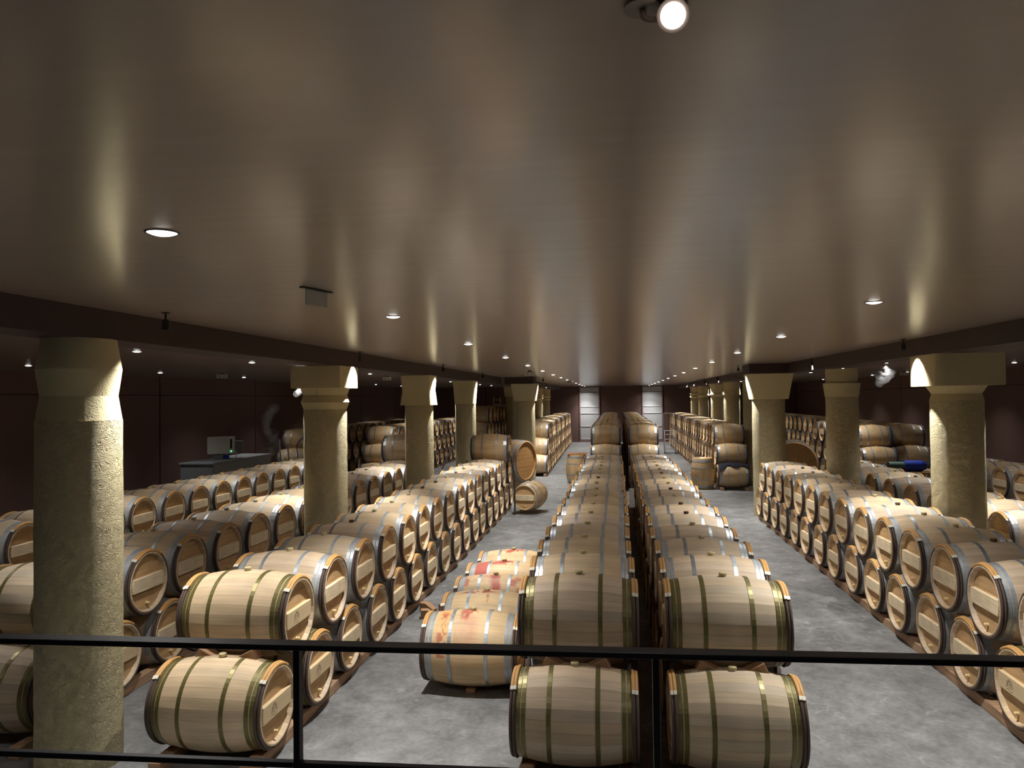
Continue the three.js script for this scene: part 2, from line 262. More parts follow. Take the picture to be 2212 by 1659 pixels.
const COLS = [ // name label, x, z, shaft r, shaft top, capital pieces [name, secs, smooth], seed
  ['round plaster column with three zigzag bands, nearest to the railing', -4.21, -5.34, 0.305, 2.68, [['lower_band', [[2.68, 0.302, 0], [2.87, 0.272, 0]]], ['middle_band', [[2.87, 0.272, 0], [3.08, 0.302, 0]]], ['upper_band', [[3.08, 0.302, 0], [T, 0.265, 0]]]], 0.3],
  ['plaster column with flat square block capital over a flared collar, beside the humidifier view', -4.31, -10.6, 0.315, 2.69, [['collar', [[2.69, 0.315, 0], [2.79, 0.352, 0], [2.9, 0.322, 0], [3.0, 0.36, 0]]], ['capital', [[3.0, 0.385, 1], [T, 0.385, 1]]]], 0.385],
  ['plaster column with pinched square capital, third along the left aisle', -4.11, -15.2, 0.295, 2.7, [['capital', [[2.7, 0.325, 1], [3.01, 0.29, 1], [T, 0.32, 1]]]], 0.325],
  ['slender plaster column with flared square top, fourth along the left aisle', -4.14, -20.2, 0.285, 2.69, [['capital', [[2.69, 0.27, 0.15], [3.1, 0.285, 0.6], [T, 0.305, 1]]]], 0.3],
  ['stout plaster column with inverted pyramid capital behind the big oak vat', -3.14, -25.7, 0.335, 2.73, [['capital', [[2.73, 0.37, 1], [T, 0.455, 1]]]], 0.45],
  ['plaster column half hidden behind the stout left column', -4.21, -30, 0.25, 2.9, [['capital', [[2.9, 0.27, 0.3], [T, 0.31, 1]]]], 0.3],
  ['plaster column with single ring, far along the left aisle', -3.84, -36.5, 0.235, 2.72, [['ring', [[2.72, 0.235, 0], [2.8, 0.285, 0], [2.9, 0.25, 0]]], ['capital', [[2.9, 0.25, 0], [T, 0.28, 0]]]], 0.28],
  ['plaster column with two rings, farthest along the left aisle', -3.88, -41.5, 0.21, 2.7, [['ring', [[2.7, 0.21, 0], [2.76, 0.26, 0], [2.84, 0.22, 0]]], ['ring', [[2.84, 0.22, 0], [2.92, 0.27, 0], [3.0, 0.23, 0]]], ['capital', [[3.0, 0.23, 0], [T, 0.26, 0]]]], 0.26],
  ['plaster column with wide square block capital, nearest beside the right aisle', 4.43, -10.45, 0.312, 2.72, [['collar', [[2.72, 0.312, 0], [2.81, 0.29, 0], [2.91, 0.355, 0]]], ['capital', [[2.91, 0.42, 1], [T, 0.42, 1]]]], 0.42],
  ['smooth plaster column with cup band and plain drum top, second beside the right aisle', 4.42, -15.4, 0.3, 2.77, [['cup_band', [[2.77, 0.31, 0], [3.04, 0.345, 0]]], ['drum', [[3.04, 0.295, 0], [T, 0.295, 0]]]], 0.34],
  ['stout plaster column with inverted pyramid capital, at the end of the right aisle row', 3.55, -18.1, 0.37, 2.73, [['capital', [[2.73, 0.385, 1], [T, 0.485, 1]]]], 0.48],
  ['plain plaster column just behind the stout right column', 4.24, -24.3, 0.25, 3.0, [['capital', [[3.0, 0.25, 0], [T, 0.25, 0]]]], 0.25],
  ['far right plaster column with cup top and stepped bands', 4.24, -28.2, 0.28, 2.86, [['band', [[2.86, 0.31, 0], [3.06, 0.29, 0]]], ['capital', [[3.06, 0.28, 0], [T, 0.31, 0]]]], 0.31],
  ['far right plaster column with ring and flared drum top', 4.22, -32, 0.27, 2.8, [['ring', [[2.8, 0.27, 0], [2.88, 0.31, 0], [2.98, 0.26, 0]]], ['capital', [[2.98, 0.26, 0], [T, 0.33, 0]]]], 0.33],
  ['far right plaster column with ring and straight drum top', 4.22, -37, 0.25, 2.78, [['ring', [[2.78, 0.25, 0], [2.86, 0.29, 0], [2.96, 0.24, 0]]], ['capital', [[2.96, 0.25, 0], [T, 0.27, 0]]]], 0.27],
  ['farthest right plaster column with two rings', 4.2, -40.6, 0.235, 2.72, [['ring', [[2.72, 0.235, 0], [2.8, 0.28, 0], [2.88, 0.23, 0]]], ['ring', [[2.88, 0.23, 0], [2.97, 0.28, 0], [3.06, 0.23, 0]]], ['capital', [[3.06, 0.23, 0], [T, 0.27, 0]]]], 0.27],
];
const colName = ['zigzag banded column', 'collared block column on the left', 'pinched capital column', 'slender flared column', 'stout left column', 'half hidden left column', 'single ring left column', 'two ring left column', 'block capital column on the right', 'cup band column', 'stout right column', 'plain right column', 'stepped band right column', 'flared drum right column', 'straight drum right column', 'two ring right column'];
COLS.forEach(([label, x, z, r, top, caps, reach], i) => {
  const c = thing('plaster_column', label, 'column', [x, 0, z], 'plaster columns', 'thing');
  mesh('shaft', wobbleShaft(r, 0, top, 900 + i, i === 9 ? [0.06, 0] : [0, 0.01]), M.plaster, c);
  for (const [n, secs] of caps) mesh(n, loft(secs, 64), M.plasterSmooth, c);
  const side = x < 0 ? 1 : -1;
  columnSpot(x + side * (reach + (i === 1 ? 0.11 : 0.17)) + (i ? 0 : 0.1), z - (i === 0 ? 0.26 : 0.14), [-side * 0.42, 0.05], 'black spotlight on the aisle side of the ' + colName[i], i ? LAMP.column : LAMP.column * 0.78);
  if (![0, 5, 9, 11].includes(i)) columnSpot(x - side * (reach + 0.15), z - 0.14, [side * 0.42, 0.05], 'black spotlight on the bay side of the ' + colName[i]);
});

// ------------------------------------------------------------------ downlights
function downlight(x, z, I, label, group, angle = LAMP.bayAngle, spill = 0) {
  const d = thing('recessed_downlight', label, 'downlight', [x, CEIL, z], group);
  mesh('trim_ring', new THREE.TorusGeometry(0.067, 0.005, 8, 28).rotateX(Math.PI / 2), M.trimRing, d);
  mesh('lamp_lens', new THREE.SphereGeometry(0.14, 28, 6, 0, Math.PI * 2, 0, 0.451).rotateX(Math.PI).translate(0, 0.124, 0), M.lens, d);
  const beams = [['downlight_beam', I, angle, 1.0]]; if (spill) beams.push(['downlight_spill', spill, LAMP.spillAngle, 0.6]); // reflector lamp: bright core and wide spill
  for (const [n, cd, an, pen] of beams) { const L = new THREE.SpotLight(LAMP.color, cd, 0, an, pen, 2); L.name = n; L.position.set(0, -0.024, 0); L.target.position.set(0, -1, 0); L.castShadow = true; L.shadow.radius = 2.5; d.add(L); d.add(L.target); }
}
for (let k = 0; k < 14; k++) {
  const z = -2.96 - 3.37 * k, far = k ? ORD[k] + ' from the balcony' : 'nearest the balcony';
  downlight(-1.94, z, LAMP.aisle, `bright round recessed downlight over the left aisle, ${far}`, 'downlights over the left aisle', LAMP.aisleAngle, LAMP.aisleSpill);
  downlight(2.06, z + 0.06, LAMP.aisle, `bright round recessed downlight over the right aisle, ${far}`, 'downlights over the right aisle', LAMP.aisleAngle, LAMP.aisleSpill);
}
for (let k = 0; k < 12; k++) {
  const z = -2.96 - 3.37 * k, far = ORD[k] + ' from the balcony';
  downlight(-6.75, z, LAMP.bay, `round recessed downlight in the left bay inner line, ${far}`, 'left bay inner downlights');
  downlight(6.25, z + 1.5, LAMP.bay, `round recessed downlight in the right bay inner line, ${far}`, 'right bay inner downlights');
  if (k > 2 && k < 11) { downlight(-11.0, -12.6 - 4.1 * (k - 3), LAMP.bay * 0.6, `round recessed downlight in the left bay outer line, ${ORD[k - 3]} from the balcony`, 'left bay outer downlights'); downlight(9.65, z + 0.2, LAMP.bay * 0.6, `round recessed downlight in the right bay outer line, ${ORD[k - 3]} from the balcony`, 'right bay outer downlights'); }
}
{ // tilted spotlight above the balcony
  const s = thing('balcony_spotlight', 'glaring adjustable spotlight on the ceiling above the balcony railing', 'spotlight', [0.095, CEIL, -1.385]);
  mesh('mount', cyl(0.034, 0.036, 0.008, 24).translate(-0.035, -0.004, -0.02), M.fitting, s);
  mesh('stem', tube([[-0.035, -0.006, -0.02], [-0.03, -0.026, -0.02], [-0.005, -0.034, -0.014], [0.012, -0.036, -0.01]], 0.006, 14), M.fitting, s);
  const h = new THREE.Group(); h.name = 'lamp_head'; h.position.set(0.02, -0.035, 0); h.lookAt(new THREE.Vector3(-0.12, -0.62, 0.9)); s.add(h);
  mesh('housing', cyl(0.03, 0.026, 0.05, 24).rotateX(Math.PI / 2).translate(0, 0, -0.026), M.fitting, h);
  mesh('lamp_lens', cyl(0.023, 0.023, 0.004, 24).rotateX(Math.PI / 2).translate(0, 0, 0.001), M.lens, h);
  const L = new THREE.SpotLight(LAMP.color, LAMP.balcony, 0, 1.25, 0.4, 2); L.name = 'spot_beam'; L.position.set(0, 0, 0.01); L.target.position.set(0, 0, 1); L.castShadow = true; h.add(L); h.add(L.target);
}

// ------------------------------------------------------------------ barrels
const A = 0.47, RB = 0.36, RE = 0.296, HX = 0.428;
const prof = (x) => RB - (RB - RE) * Math.pow(Math.abs(x) / A, 2);
function latheX(pts, seg) { // profile [x, r], axis X; u=0.25 at the top, v along x
  const pos = [], uv = [], idx = [];
  for (let j = 0; j < pts.length; j++) for (let i = 0; i <= seg; i++) { const a = i / seg * Math.PI * 2, [x, r] = pts[j]; pos.push(x, r * Math.sin(a), r * Math.cos(a)); uv.push(i / seg, 0.5 + x / (2 * A)); }
  for (let j = 0; j + 1 < pts.length; j++) for (let i = 0; i < seg; i++) { const a = j * (seg + 1) + i, c = a + seg + 1; idx.push(a, a + 1, c, a + 1, c + 1, c); }
  const g = new THREE.BufferGeometry(); g.setAttribute('position', new THREE.Float32BufferAttribute(pos, 3)); g.setAttribute('uv', new THREE.Float32BufferAttribute(uv, 2)); g.setIndex(idx); g.computeVertexNormals();
  const n = g.attributes.normal; for (let j = 0; j < pts.length; j++) { const a = j * (seg + 1), b = a + seg; const v = new THREE.Vector3(n.getX(a) + n.getX(b), n.getY(a) + n.getY(b), n.getZ(a) + n.getZ(b)).normalize(); n.setXYZ(a, v.x, v.y, v.z); n.setXYZ(b, v.x, v.y, v.z); } return g;
}
function bodyGeo(seg, n) {
  const outer = []; for (let i = 0; i <= n; i++) { const x = -A + 0.006 + (2 * A - 0.012) * i / n; outer.push([x, prof(x)]); }
  const endL = [[-HX, 0.268], [-A + 0.002, 0.28], [-A, 0.284], [-A, 0.290], [-A + 0.006, prof(A - 0.006)]], endR = endL.map(([x, r]) => [-x, r]).reverse();
  return mergeGeometries([latheX(outer, seg), latheX(endL.slice(0, 2), seg), latheX(endL.slice(1, 4), seg), latheX(endL.slice(3), seg), latheX(endR.slice(0, 2), seg), latheX(endR.slice(1, 4), seg), latheX(endR.slice(3), seg)]);
}
function staveGeo(k) { // one stave with its own edges, sharing the barrel texture
  const n = 10, a0 = (k + 0.004) / NST * Math.PI * 2, a1 = (k + 0.996) / NST * Math.PI * 2, pos = [], uv = [], idx = [];
  const strip = (rows, flip) => { const b = pos.length / 3, m = rows[0].length; rows.forEach(row => row.forEach(([x, r, a]) => { pos.push(x, r * Math.sin(a), r * Math.cos(a)); uv.push(a / (Math.PI * 2), 0.5 + x / (2 * A)); })); for (let j = 0; j + 1 < rows.length; j++) for (let i = 0; i + 1 < m; i++) { const p = b + j * m + i; flip ? idx.push(p, p + m, p + 1, p + 1, p + m, p + m + 1) : idx.push(p, p + 1, p + m, p + 1, p + m + 1, p + m); } };
  const xs = []; for (let i = 0; i <= n; i++) xs.push(-A + 2 * A * i / n);
  const am = (a0 + a1) / 2; strip(xs.map(x => [[x, prof(x), a0], [x, prof(x), am], [x, prof(x), a1]]));
  for (const [a, f] of [[a0, true], [a1, false]]) strip(xs.map(x => [[x, prof(x), a], [x, prof(x) - 0.016, a]]), f);
  for (const s of [-1, 1]) { strip([[[s * A, 0.282, a0], [s * A, 0.282, a1]], [[s * A, prof(A), a0], [s * A, prof(A), a1]]], s < 0); strip([[[s * HX, 0.268, a0], [s * HX, 0.268, a1]], [[s * A, 0.282, a0], [s * A, 0.282, a1]]], s > 0); }
  const g = new THREE.BufferGeometry(); g.setAttribute('position', new THREE.Float32BufferAttribute(pos, 3)); g.setAttribute('uv', new THREE.Float32BufferAttribute(uv, 2)); g.setIndex(idx); g.computeVertexNormals(); return g;
}
const hoopGeo = (x, w, seg) => { const a = x - w / 2, b = x + w / 2, t = 0.0035; return latheX([[a, prof(a) - 0.001], [a, prof(a) + t], [b, prof(b) + t], [b, prof(b) - 0.001]], seg).toNonIndexed(); };
function flatNormals(g) { g.computeVertexNormals(); return g; }
const ringGeo = (x, R, r, rad, seg, arc = Math.PI * 2, start = 0) => new THREE.TorusGeometry(R, r, rad, seg, arc).rotateZ(start).rotateY(-Math.PI / 2).translate(x, 0, 0);
function boardShape(y0, y1, R) { // slice of a disc between two heights, in the YZ plane
  const s = new THREE.Shape(), n = 10; const pts = []; const cl = (y) => Math.sqrt(Math.max(0, R * R - y * y));
  for (let i = 0; i <= n; i++) { const y = y0 + (y1 - y0) * i / n; pts.push([cl(y), y]); } for (let i = n; i >= 0; i--) { const y = y0 + (y1 - y0) * i / n; pts.push([-cl(y), y]); }
  pts.forEach(([a, b], i) => i ? s.lineTo(a, b) : s.moveTo(a, b)); return s;
}
function boardGeo(y0, y1, R, th, bev = 0) { // extruded outwards along +X
  const g = new THREE.ExtrudeGeometry(boardShape(y0, y1, R), { depth: th, bevelEnabled: bev > 0, bevelSize: bev, bevelThickness: bev, bevelSegments: 1, bevelOffset: -bev, curveSegments: 4 });
  const p = g.attributes.position, uv = new Float32Array(p.count * 2); for (let i = 0; i < p.count; i++) { uv[2 * i] = 0.5 + p.getX(i) / 0.56; uv[2 * i + 1] = 0.5 + p.getY(i) / 0.56; }
  g.setAttribute('uv', new THREE.BufferAttribute(uv, 2)); g.rotateY(Math.PI / 2); return g; // shape x -> -Z, y -> Y, depth -> +X
}
function crestUV(g) { const p = g.attributes.position, uv = g.attributes.uv; for (let i = 0; i < p.count; i++) uv.setXY(i, 0.5 - p.getZ(i) / 0.5, 0.5 + (p.getY(i) + 0.0025) / 0.142); return g; }
const G = {};
const geo = (key, f) => G[key] || (G[key] = f());
const HOOPS = [[0.402, 0.029], [0.364, 0.031], [0.176, 0.032]];
function buildBarrel({ lod = 1, wood = 0, hoops = 'grey', hero = false, crest = false, withies = true, mat = null, bung = 'pale' }) {
  const g = new THREE.Group(); const seg = [56, 36, 20][lod], add = (n, geom, m, par = g, pos) => { const o = mesh(n, geom, m, par, pos); return o; };
  const inner = [0, RB, 0]; // axis height
  const wm = mat || M.wood[wood];
  if (hero) for (let k = 0; k < NST; k++) add('stave', geo('stave' + k, () => staveGeo(k)), wm, g, inner);
  else add('body', geo('body' + lod, () => bodyGeo(seg, [16, 12, 8][lod])), wm, g, inner);
  const hm = hoops === 'olive' ? M.hoopOlive : M.hoop;
  for (const s of [-1, 1]) HOOPS.forEach(([x, w], i) => {
    const h = add('hoop', geo('hoop' + lod + i + s, () => flatNormals(hoopGeo(s * x, w, seg))), hm, g, inner);
    if (hero) for (const d of [-0.008, 0.008]) add('rivet', geo('rivet', () => new THREE.SphereGeometry(0.0045, 6, 4)), M.steel, h, [s * x + d, (prof(x) + 0.004) * Math.cos(0.07), (prof(x) + 0.004) * Math.sin(0.07)]);
  });
  for (const s of [-1, 1]) {
    if (withies && lod < 2) for (const [x, r] of [[0.433, 0.0125], [0.457, 0.0125]]) {
      const w = add('withy_ring', geo('withy' + lod + s + x, () => ringGeo(s * x, prof(x) + 0.009, r, 6, lod ? 30 : 48)), M.withy, g, inner);
      add('rattan_binding', geo('bind' + lod + s + x, () => ringGeo(s * x, prof(x) + 0.0095, r + 0.0025, 7, 14, 1.25, Math.PI / 2 - 0.62)), M.binding, w);
      if (x > 0.44 || lod === 0) add('clip', geo('clip' + s + x, () => rbox(0.024, 0.012, 0.034, 0.003).rotateX(0.66).translate(s * x, (prof(x) + 0.022) * Math.cos(0.68), (prof(x) + 0.022) * Math.sin(0.68))), M.clip, w);
    }
    if (withies && lod === 2) { const w = add('withy_ring', geo('withy2' + s, () => latheX([[s * 0.42, prof(0.42)], [s * 0.425, prof(0.42) + 0.018], [s * 0.465, prof(0.465) + 0.018], [s * 0.47, prof(0.47)]], seg)), M.withy, g, inner); add('rattan_binding', geo('bind2' + s, () => ringGeo(s * 0.447, prof(0.447) + 0.005, 0.02, 5, 8, 1.25, Math.PI / 2 - 0.62)), M.binding, w); }
    // head
    const hx = HX - 0.012; const turn = (o) => { if (s < 0) o.rotation.y = Math.PI; return o; };
    const hg = new THREE.Group(); hg.name = 'head'; hg.position.set(0, RB, 0); g.add(hg); turn(hg);
    if (lod === 0) { const ys = [-0.271, -0.19, -0.1, -0.005, 0.085, 0.185, 0.271]; for (let k = 0; k < 6; k++) add('head_board', geo('hb' + k, () => boardGeo(ys[k] + 0.0006, ys[k + 1] - 0.0006, 0.272, 0.014).translate(hx, 0, 0)), M.head, hg); }
    else add('head_board', geo('hd' + lod, () => { const c = new THREE.CircleGeometry(0.272, lod === 1 ? 32 : 18); c.rotateY(Math.PI / 2).translate(hx + 0.012, 0, 0); return c; }), lod === 1 ? M.head : M.headBare, hg);
    const cb = add('crossbar', geo('cb' + lod + (crest ? 'c' : ''), () => crest ? crestUV(boardGeo(-0.07, 0.065, 0.244, 0.03, 0.004).translate(hx + 0.014, 0, 0)) : lod < 2 ? boardGeo(-0.07, 0.065, 0.244, 0.03, 0.004).translate(hx + 0.014, 0, 0) : box(0.025, 0.135, 0.47, hx + 0.024, 0, 0)), crest ? M.crest : M.bar, hg);
    if (lod === 0 || (lod === 1)) for (const e of [-1, 1]) for (let k = 0; k < (lod ? 4 : 5); k++) { const y = -0.06 + 0.112 * k / (lod ? 3 : 4), zz = Math.sqrt(0.262 ** 2 - y * y); add('peg', geo('peg' + lod, () => lod ? box(0.016, 0.014, 0.03) : cyl(0.007, 0.007, 0.032, 7).rotateX(Math.PI / 2)), M.peg, cb, [hx + 0.028, y, e * (zz - 0.01)]); }
    if (lod < 2) add('spigot', geo('spig' + lod, () => lod ? cyl(0.012, 0.014, 0.03, 8).rotateZ(-Math.PI / 2).translate(hx + 0.028, -0.205, 0) : mergeGeometries([cyl(0.012, 0.016, 0.02, 12).rotateZ(-Math.PI / 2).translate(hx + 0.022, -0.205, 0), new THREE.SphereGeometry(0.015, 12, 8).translate(hx + 0.036, -0.205, 0)])), M.knob, hg);
  }
  add('bung', geo('bung' + lod, () => lod === 2 ? cyl(0.03, 0.026, 0.024, 10).translate(0, 0.01, 0) : new THREE.LatheGeometry([[0, 0.03], [0.026, 0.03], [0.031, 0.026], [0.031, 0.012], [0.026, 0.004], [0.026, -0.02]].map(p => new THREE.Vector2(...p)), 16)), bung === 'pale' ? M.bung : M.bungDark, g, [0, 2 * RB - (lod === 2 ? 0.004 : 0.002), 0]);
  return g;
}
const protos = {};
function barrel(opt, x, y, z, label, group, rotY = 0) {
  const key = JSON.stringify({ ...opt, mat: opt.mat ? opt.mat.uuid : 0 }); let o;
  if (!protos[key]) { o = buildBarrel(opt); protos[key] = o; } else o = protos[key].clone();
  o.name = numbered('oak_barrel'); o.position.set(x, y, z); o.rotation.set(0, rotY, 0); o.userData = {}; tag(o, label, 'barrel', group); scene.add(o); return o;
}
const massList = []; // barrels beyond the countable ones, kept as one object
const TIER = (s) => Math.sqrt(0.7205 ** 2 - (s / 2) ** 2);
const SK = 0.06;
let barrelCount = 0;
// row of stacked barrels. x: centre, z0: first lower barrel, n: lower count, s: spacing, tiers; own(k,t): individual?
function row({ x, z0, n, s, tiers = 2, own = () => true, phrase, group, front = false, dx = 0, extra = [], jitter = 0.006 }) {
  const tierWord = tiers === 2 ? ['lower', 'upper'] : ['bottom', 'middle', 'top', 'crowning'];
  for (let t = 0; t < tiers; t++) for (let k = 0; k < n - t; k++) {
    const z = z0 - s * k - s / 2 * t + rr(-1, 1) * jitter, X = x + dx * k + rr(-1, 1) * 0.012, y = SK + TIER(s) * t, yaw = rr(-0.006, 0.006);
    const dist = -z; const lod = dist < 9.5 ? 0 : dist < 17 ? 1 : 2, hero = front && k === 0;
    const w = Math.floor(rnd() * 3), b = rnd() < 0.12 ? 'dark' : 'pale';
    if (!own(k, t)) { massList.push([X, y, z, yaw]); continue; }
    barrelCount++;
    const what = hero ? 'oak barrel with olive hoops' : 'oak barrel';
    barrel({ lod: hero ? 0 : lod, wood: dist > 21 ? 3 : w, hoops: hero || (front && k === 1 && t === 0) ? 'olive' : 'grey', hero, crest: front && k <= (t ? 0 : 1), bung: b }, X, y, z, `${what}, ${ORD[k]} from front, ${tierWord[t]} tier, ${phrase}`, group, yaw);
  }
  // timber skids
  for (const e of [-1, 1]) { const L = s * (n - 1) + 0.75, g = planarUV(rbox(0.1, 0.096, L, 0.006)); if (dx) g.rotateY(Math.atan2(dx * (n - 1), -s * (n - 1)) + Math.PI); single('timber_skid', g, M.timber, [x + dx * (n - 1) / 2 + e * 0.36, 0.048, z0 - s * (n - 1) / 2], `brown timber skid on the ${(e < 0) === (x < 0) ? 'outer' : 'inner'} side under ${phrase}`, 'skid', 'timber skids under the barrel rows'); }
}
const tri = (x, z0, e, label) => { const sh = new THREE.Shape([[-0.11 * e, 0], [0.07 * e, 0], [0.035 * e, 0.07]].map(p => new THREE.Vector2(...p))); const g = new THREE.ExtrudeGeometry(sh, { depth: 0.1, bevelEnabled: true, bevelSize: 0.004, bevelThickness: 0.004, bevelSegments: 1 }).translate(0, 0.757, -0.12); single('wooden_wedge', g, M.wedge, [x, 0, z0], label, 'wedge', 'wooden wedges between the stacked barrels'); };

// near rows
row({ x: -3.13, z0: -5.58, n: 17, s: 0.825, phrase: 'row left of left aisle', group: 'barrels left of the left aisle', front: true });
row({ x: -0.33, z0: -5.68, n: 18, s: 0.805, phrase: 'left half of central row', group: 'left half of the central barrel row', front: true, own: (k, t) => t === 1 || k === 0 });
row({ x: 0.83, z0: -5.7, n: 18, s: 0.805, phrase: 'right half of central row', group: 'right half of the central barrel row', front: true, own: (k, t) => t === 1 || k === 0 });
row({ x: 3.61, z0: -5.72, n: 15, s: 0.83, phrase: 'row right of right aisle', group: 'barrels right of the right aisle', front: true });
row({ x: -5.12, z0: -5.68, n: 17, s: 0.785, phrase: 'second row left, behind the columns', group: 'second barrel row on the left', front: true, own: (k, t) => t === 1 || k < 5 });
row({ x: -7.74, z0: -6.35, n: 16, s: 0.78, phrase: 'third row from the left aisle', group: 'third barrel row on the left', own: (k, t) => t === 1 && k > 1 });
row({ x: 5.36, z0: -8.95, n: 11, s: 0.98, phrase: 'second row right, behind the columns', group: 'second barrel row on the right', own: (k, t) => t === 1 && k > 0 });
row({ x: 8.12, z0: -13.2, n: 7, s: 0.88, phrase: 'third row from the right aisle', group: 'third barrel row on the right', own: (k, t) => t === 1 || k < 3 });
for (const [x, z0, w] of [[-3.13, -5.58, 'left aisle row'], [-0.33, -5.68, 'left central row'], [0.83, -5.7, 'right central row'], [3.61, -5.72, 'right aisle row']]) for (const e of [-1, 1]) tri(x + e * 0.19, z0, e, `brown wedge under the ${e < 0 ? 'left' : 'right'} end of first upper barrel, ${w}`);

// wine-stained barrels standing alone in the left aisle
[[-7.2, 0], [-7.935, 1], [-8.665, 2], [-9.395, 3], [-10.125, 4]].forEach(([z, i]) => {
  const d = ['foremost, brown wash and pink bands', 'second, thin red streaks beside its bung', 'third, pink drips below its bung', 'fourth, one end soaked deep red', 'fifth and last, faint red streak on top'][i];
  barrel({ lod: 0, mat: M.stained[i], hoops: 'grey', crest: false }, -1.42 + [0, 0.01, -0.01, -0.02, 0.0][i], 0.02, z, `wine-stained oak barrel on the left aisle floor, ${d}`, 'wine-stained barrels in the left aisle');
  for (const e of [-1, 1]) single('wooden_chock', rbox(0.09, 0.04, 0.07, 0.004), M.wedge, [-1.42, 0.0201, z + e * 0.16], `small brown chock ${e > 0 ? 'in front of' : 'behind'} the ${ORD[i]} wine-stained barrel`, 'chock', 'chocks of the stained barrels');
});

// far stacks
row({ x: -0.33, z0: -22.9, n: 28, s: 0.83, tiers: 3, phrase: 'far left central stack', group: 'far central stacks', own: (k, t) => (t === 2 && k < 9) || (t === 1 && k < 1) });
row({ x: 0.83, z0: -22.9, n: 28, s: 0.83, tiers: 3, phrase: 'far right central stack', group: 'far central stacks', own: (k, t) => (t === 2 && k < 9) || (t === 1 && k < 1) });
row({ x: -2.93, z0: -26.9, n: 23, s: 0.83, dx: -0.012, tiers: 3, phrase: 'far stack left of the left aisle', group: 'far stack on the left aisle', own: (k, t) => k < 6 });
row({ x: 3.46, z0: -23.1, n: 25, s: 0.83, tiers: 3, phrase: 'far stack right of the right aisle', group: 'far stack on the right aisle', own: (k, t) => k < 6 });
row({ x: -7.83, z0: -23.4, n: 18, s: 0.83, tiers: 3, phrase: 'far stack behind the third left row', group: 'far left bay stacks', own: (k, t) => k < 4 && t > 0 });
row({ x: -5.12, z0: -26.2, n: 14, s: 0.83, tiers: 4, phrase: 'tall far stack in the left bay', group: 'tall far left stack', own: (k, t) => k < 2 && t > 0 });
row({ x: -9.85, z0: -21.4, n: 16, s: 0.83, tiers: 3, phrase: 'far stack nearest the humidifier', group: 'far left bay outer stack', own: (k, t) => k < 3 && t > 0 });
row({ x: 7.15, z0: -21.4, n: 8, s: 0.83, tiers: 3, phrase: 'far stack behind the pump', group: 'far right bay stacks', own: (k, t) => k < 3 });
row({ x: 8.2, z0: -21.9, n: 8, s: 0.83, tiers: 3, phrase: 'far stack nearest the right wall', group: 'far right bay outer stack', own: (k, t) => k < 3 && t > 0 });
row({ x: 8.2, z0: -29.6, n: 14, s: 0.83, tiers: 3, phrase: 'rearmost stack in the right bay', group: 'rearmost right bay stack', own: (k, t) => k < 3 && t > 0 });
// single barrels on third tiers
barrel({ lod: 2, wood: 3 }, -3.05, SK + 2 * TIER(0.825), -17.96, 'weathered oak barrel alone on the end of the left aisle row', 'single barrels');
barrel({ lod: 2, wood: 2 }, -5.12, SK + 2 * TIER(0.785), -17.455, 'oak barrel alone on top of the second left row', 'single barrels');

{ // the countless rest of the stacks as one object
  const col = (g, r, gg, b) => { const n = g.attributes.position.count, c = new Float32Array(n * 3); for (let i = 0; i < n; i++) { c[3 * i] = r; c[3 * i + 1] = gg; c[3 * i + 2] = b; } g.setAttribute('color', new THREE.BufferAttribute(c, 3)); return g.index ? g.toNonIndexed() : g; };
  const lin = (h) => { const c = new THREE.Color(h); return [c.r, c.g, c.b]; };
  const strip = (g) => { for (const k of Object.keys(g.attributes)) if (!['position', 'normal', 'color'].includes(k)) g.deleteAttribute(k); return g; };
  const parts = [strip(col(bodyGeo(20, 8), ...lin(0xc4a67a)))];
  for (const s of [-1, 1]) {
    HOOPS.forEach(([x, w]) => parts.push(strip(col(flatNormals(hoopGeo(s * x, w, 20)), ...lin(0x8e959a)))));
    parts.push(strip(col(latheX([[s * 0.42, prof(0.42)], [s * 0.425, prof(0.42) + 0.018], [s * 0.465, prof(0.465) + 0.018], [s * 0.47, prof(0.47)]], 20), ...lin(0x4d3a34))));
    const c = new THREE.CircleGeometry(0.272, 18).rotateY(s * Math.PI / 2).translate(s * (HX), 0, 0); parts.push(strip(col(c, ...lin(0xd2ab76))));
    parts.push(strip(col(box(0.025, 0.135, 0.47, s * (HX + 0.014), 0, 0), ...lin(0xdec7a0))));
  }
  const one = mergeGeometries(parts).translate(0, RB, 0), all = []; const m4 = new THREE.Matrix4(), q = new THREE.Quaternion(), sc = new THREE.Vector3(1, 1, 1), up = new THREE.Vector3(0, 1, 0);
  massList.forEach(([x, y, z, yaw]) => { q.setFromAxisAngle(up, yaw); all.push(one.clone().applyMatrix4(m4.compose(new THREE.Vector3(x, y, z), q, sc))); });
  const im = new THREE.Mesh(mergeGeometries(all), std({ vertexColors: true, roughness: 0.62 }));
  im.name = 'oak_barrels_rest'; im.castShadow = im.receiveShadow = true; scene.add(im); tag(im, 'countless further oak barrels hidden in and behind the long stacked rows', 'barrels', null, 'stuff');
}

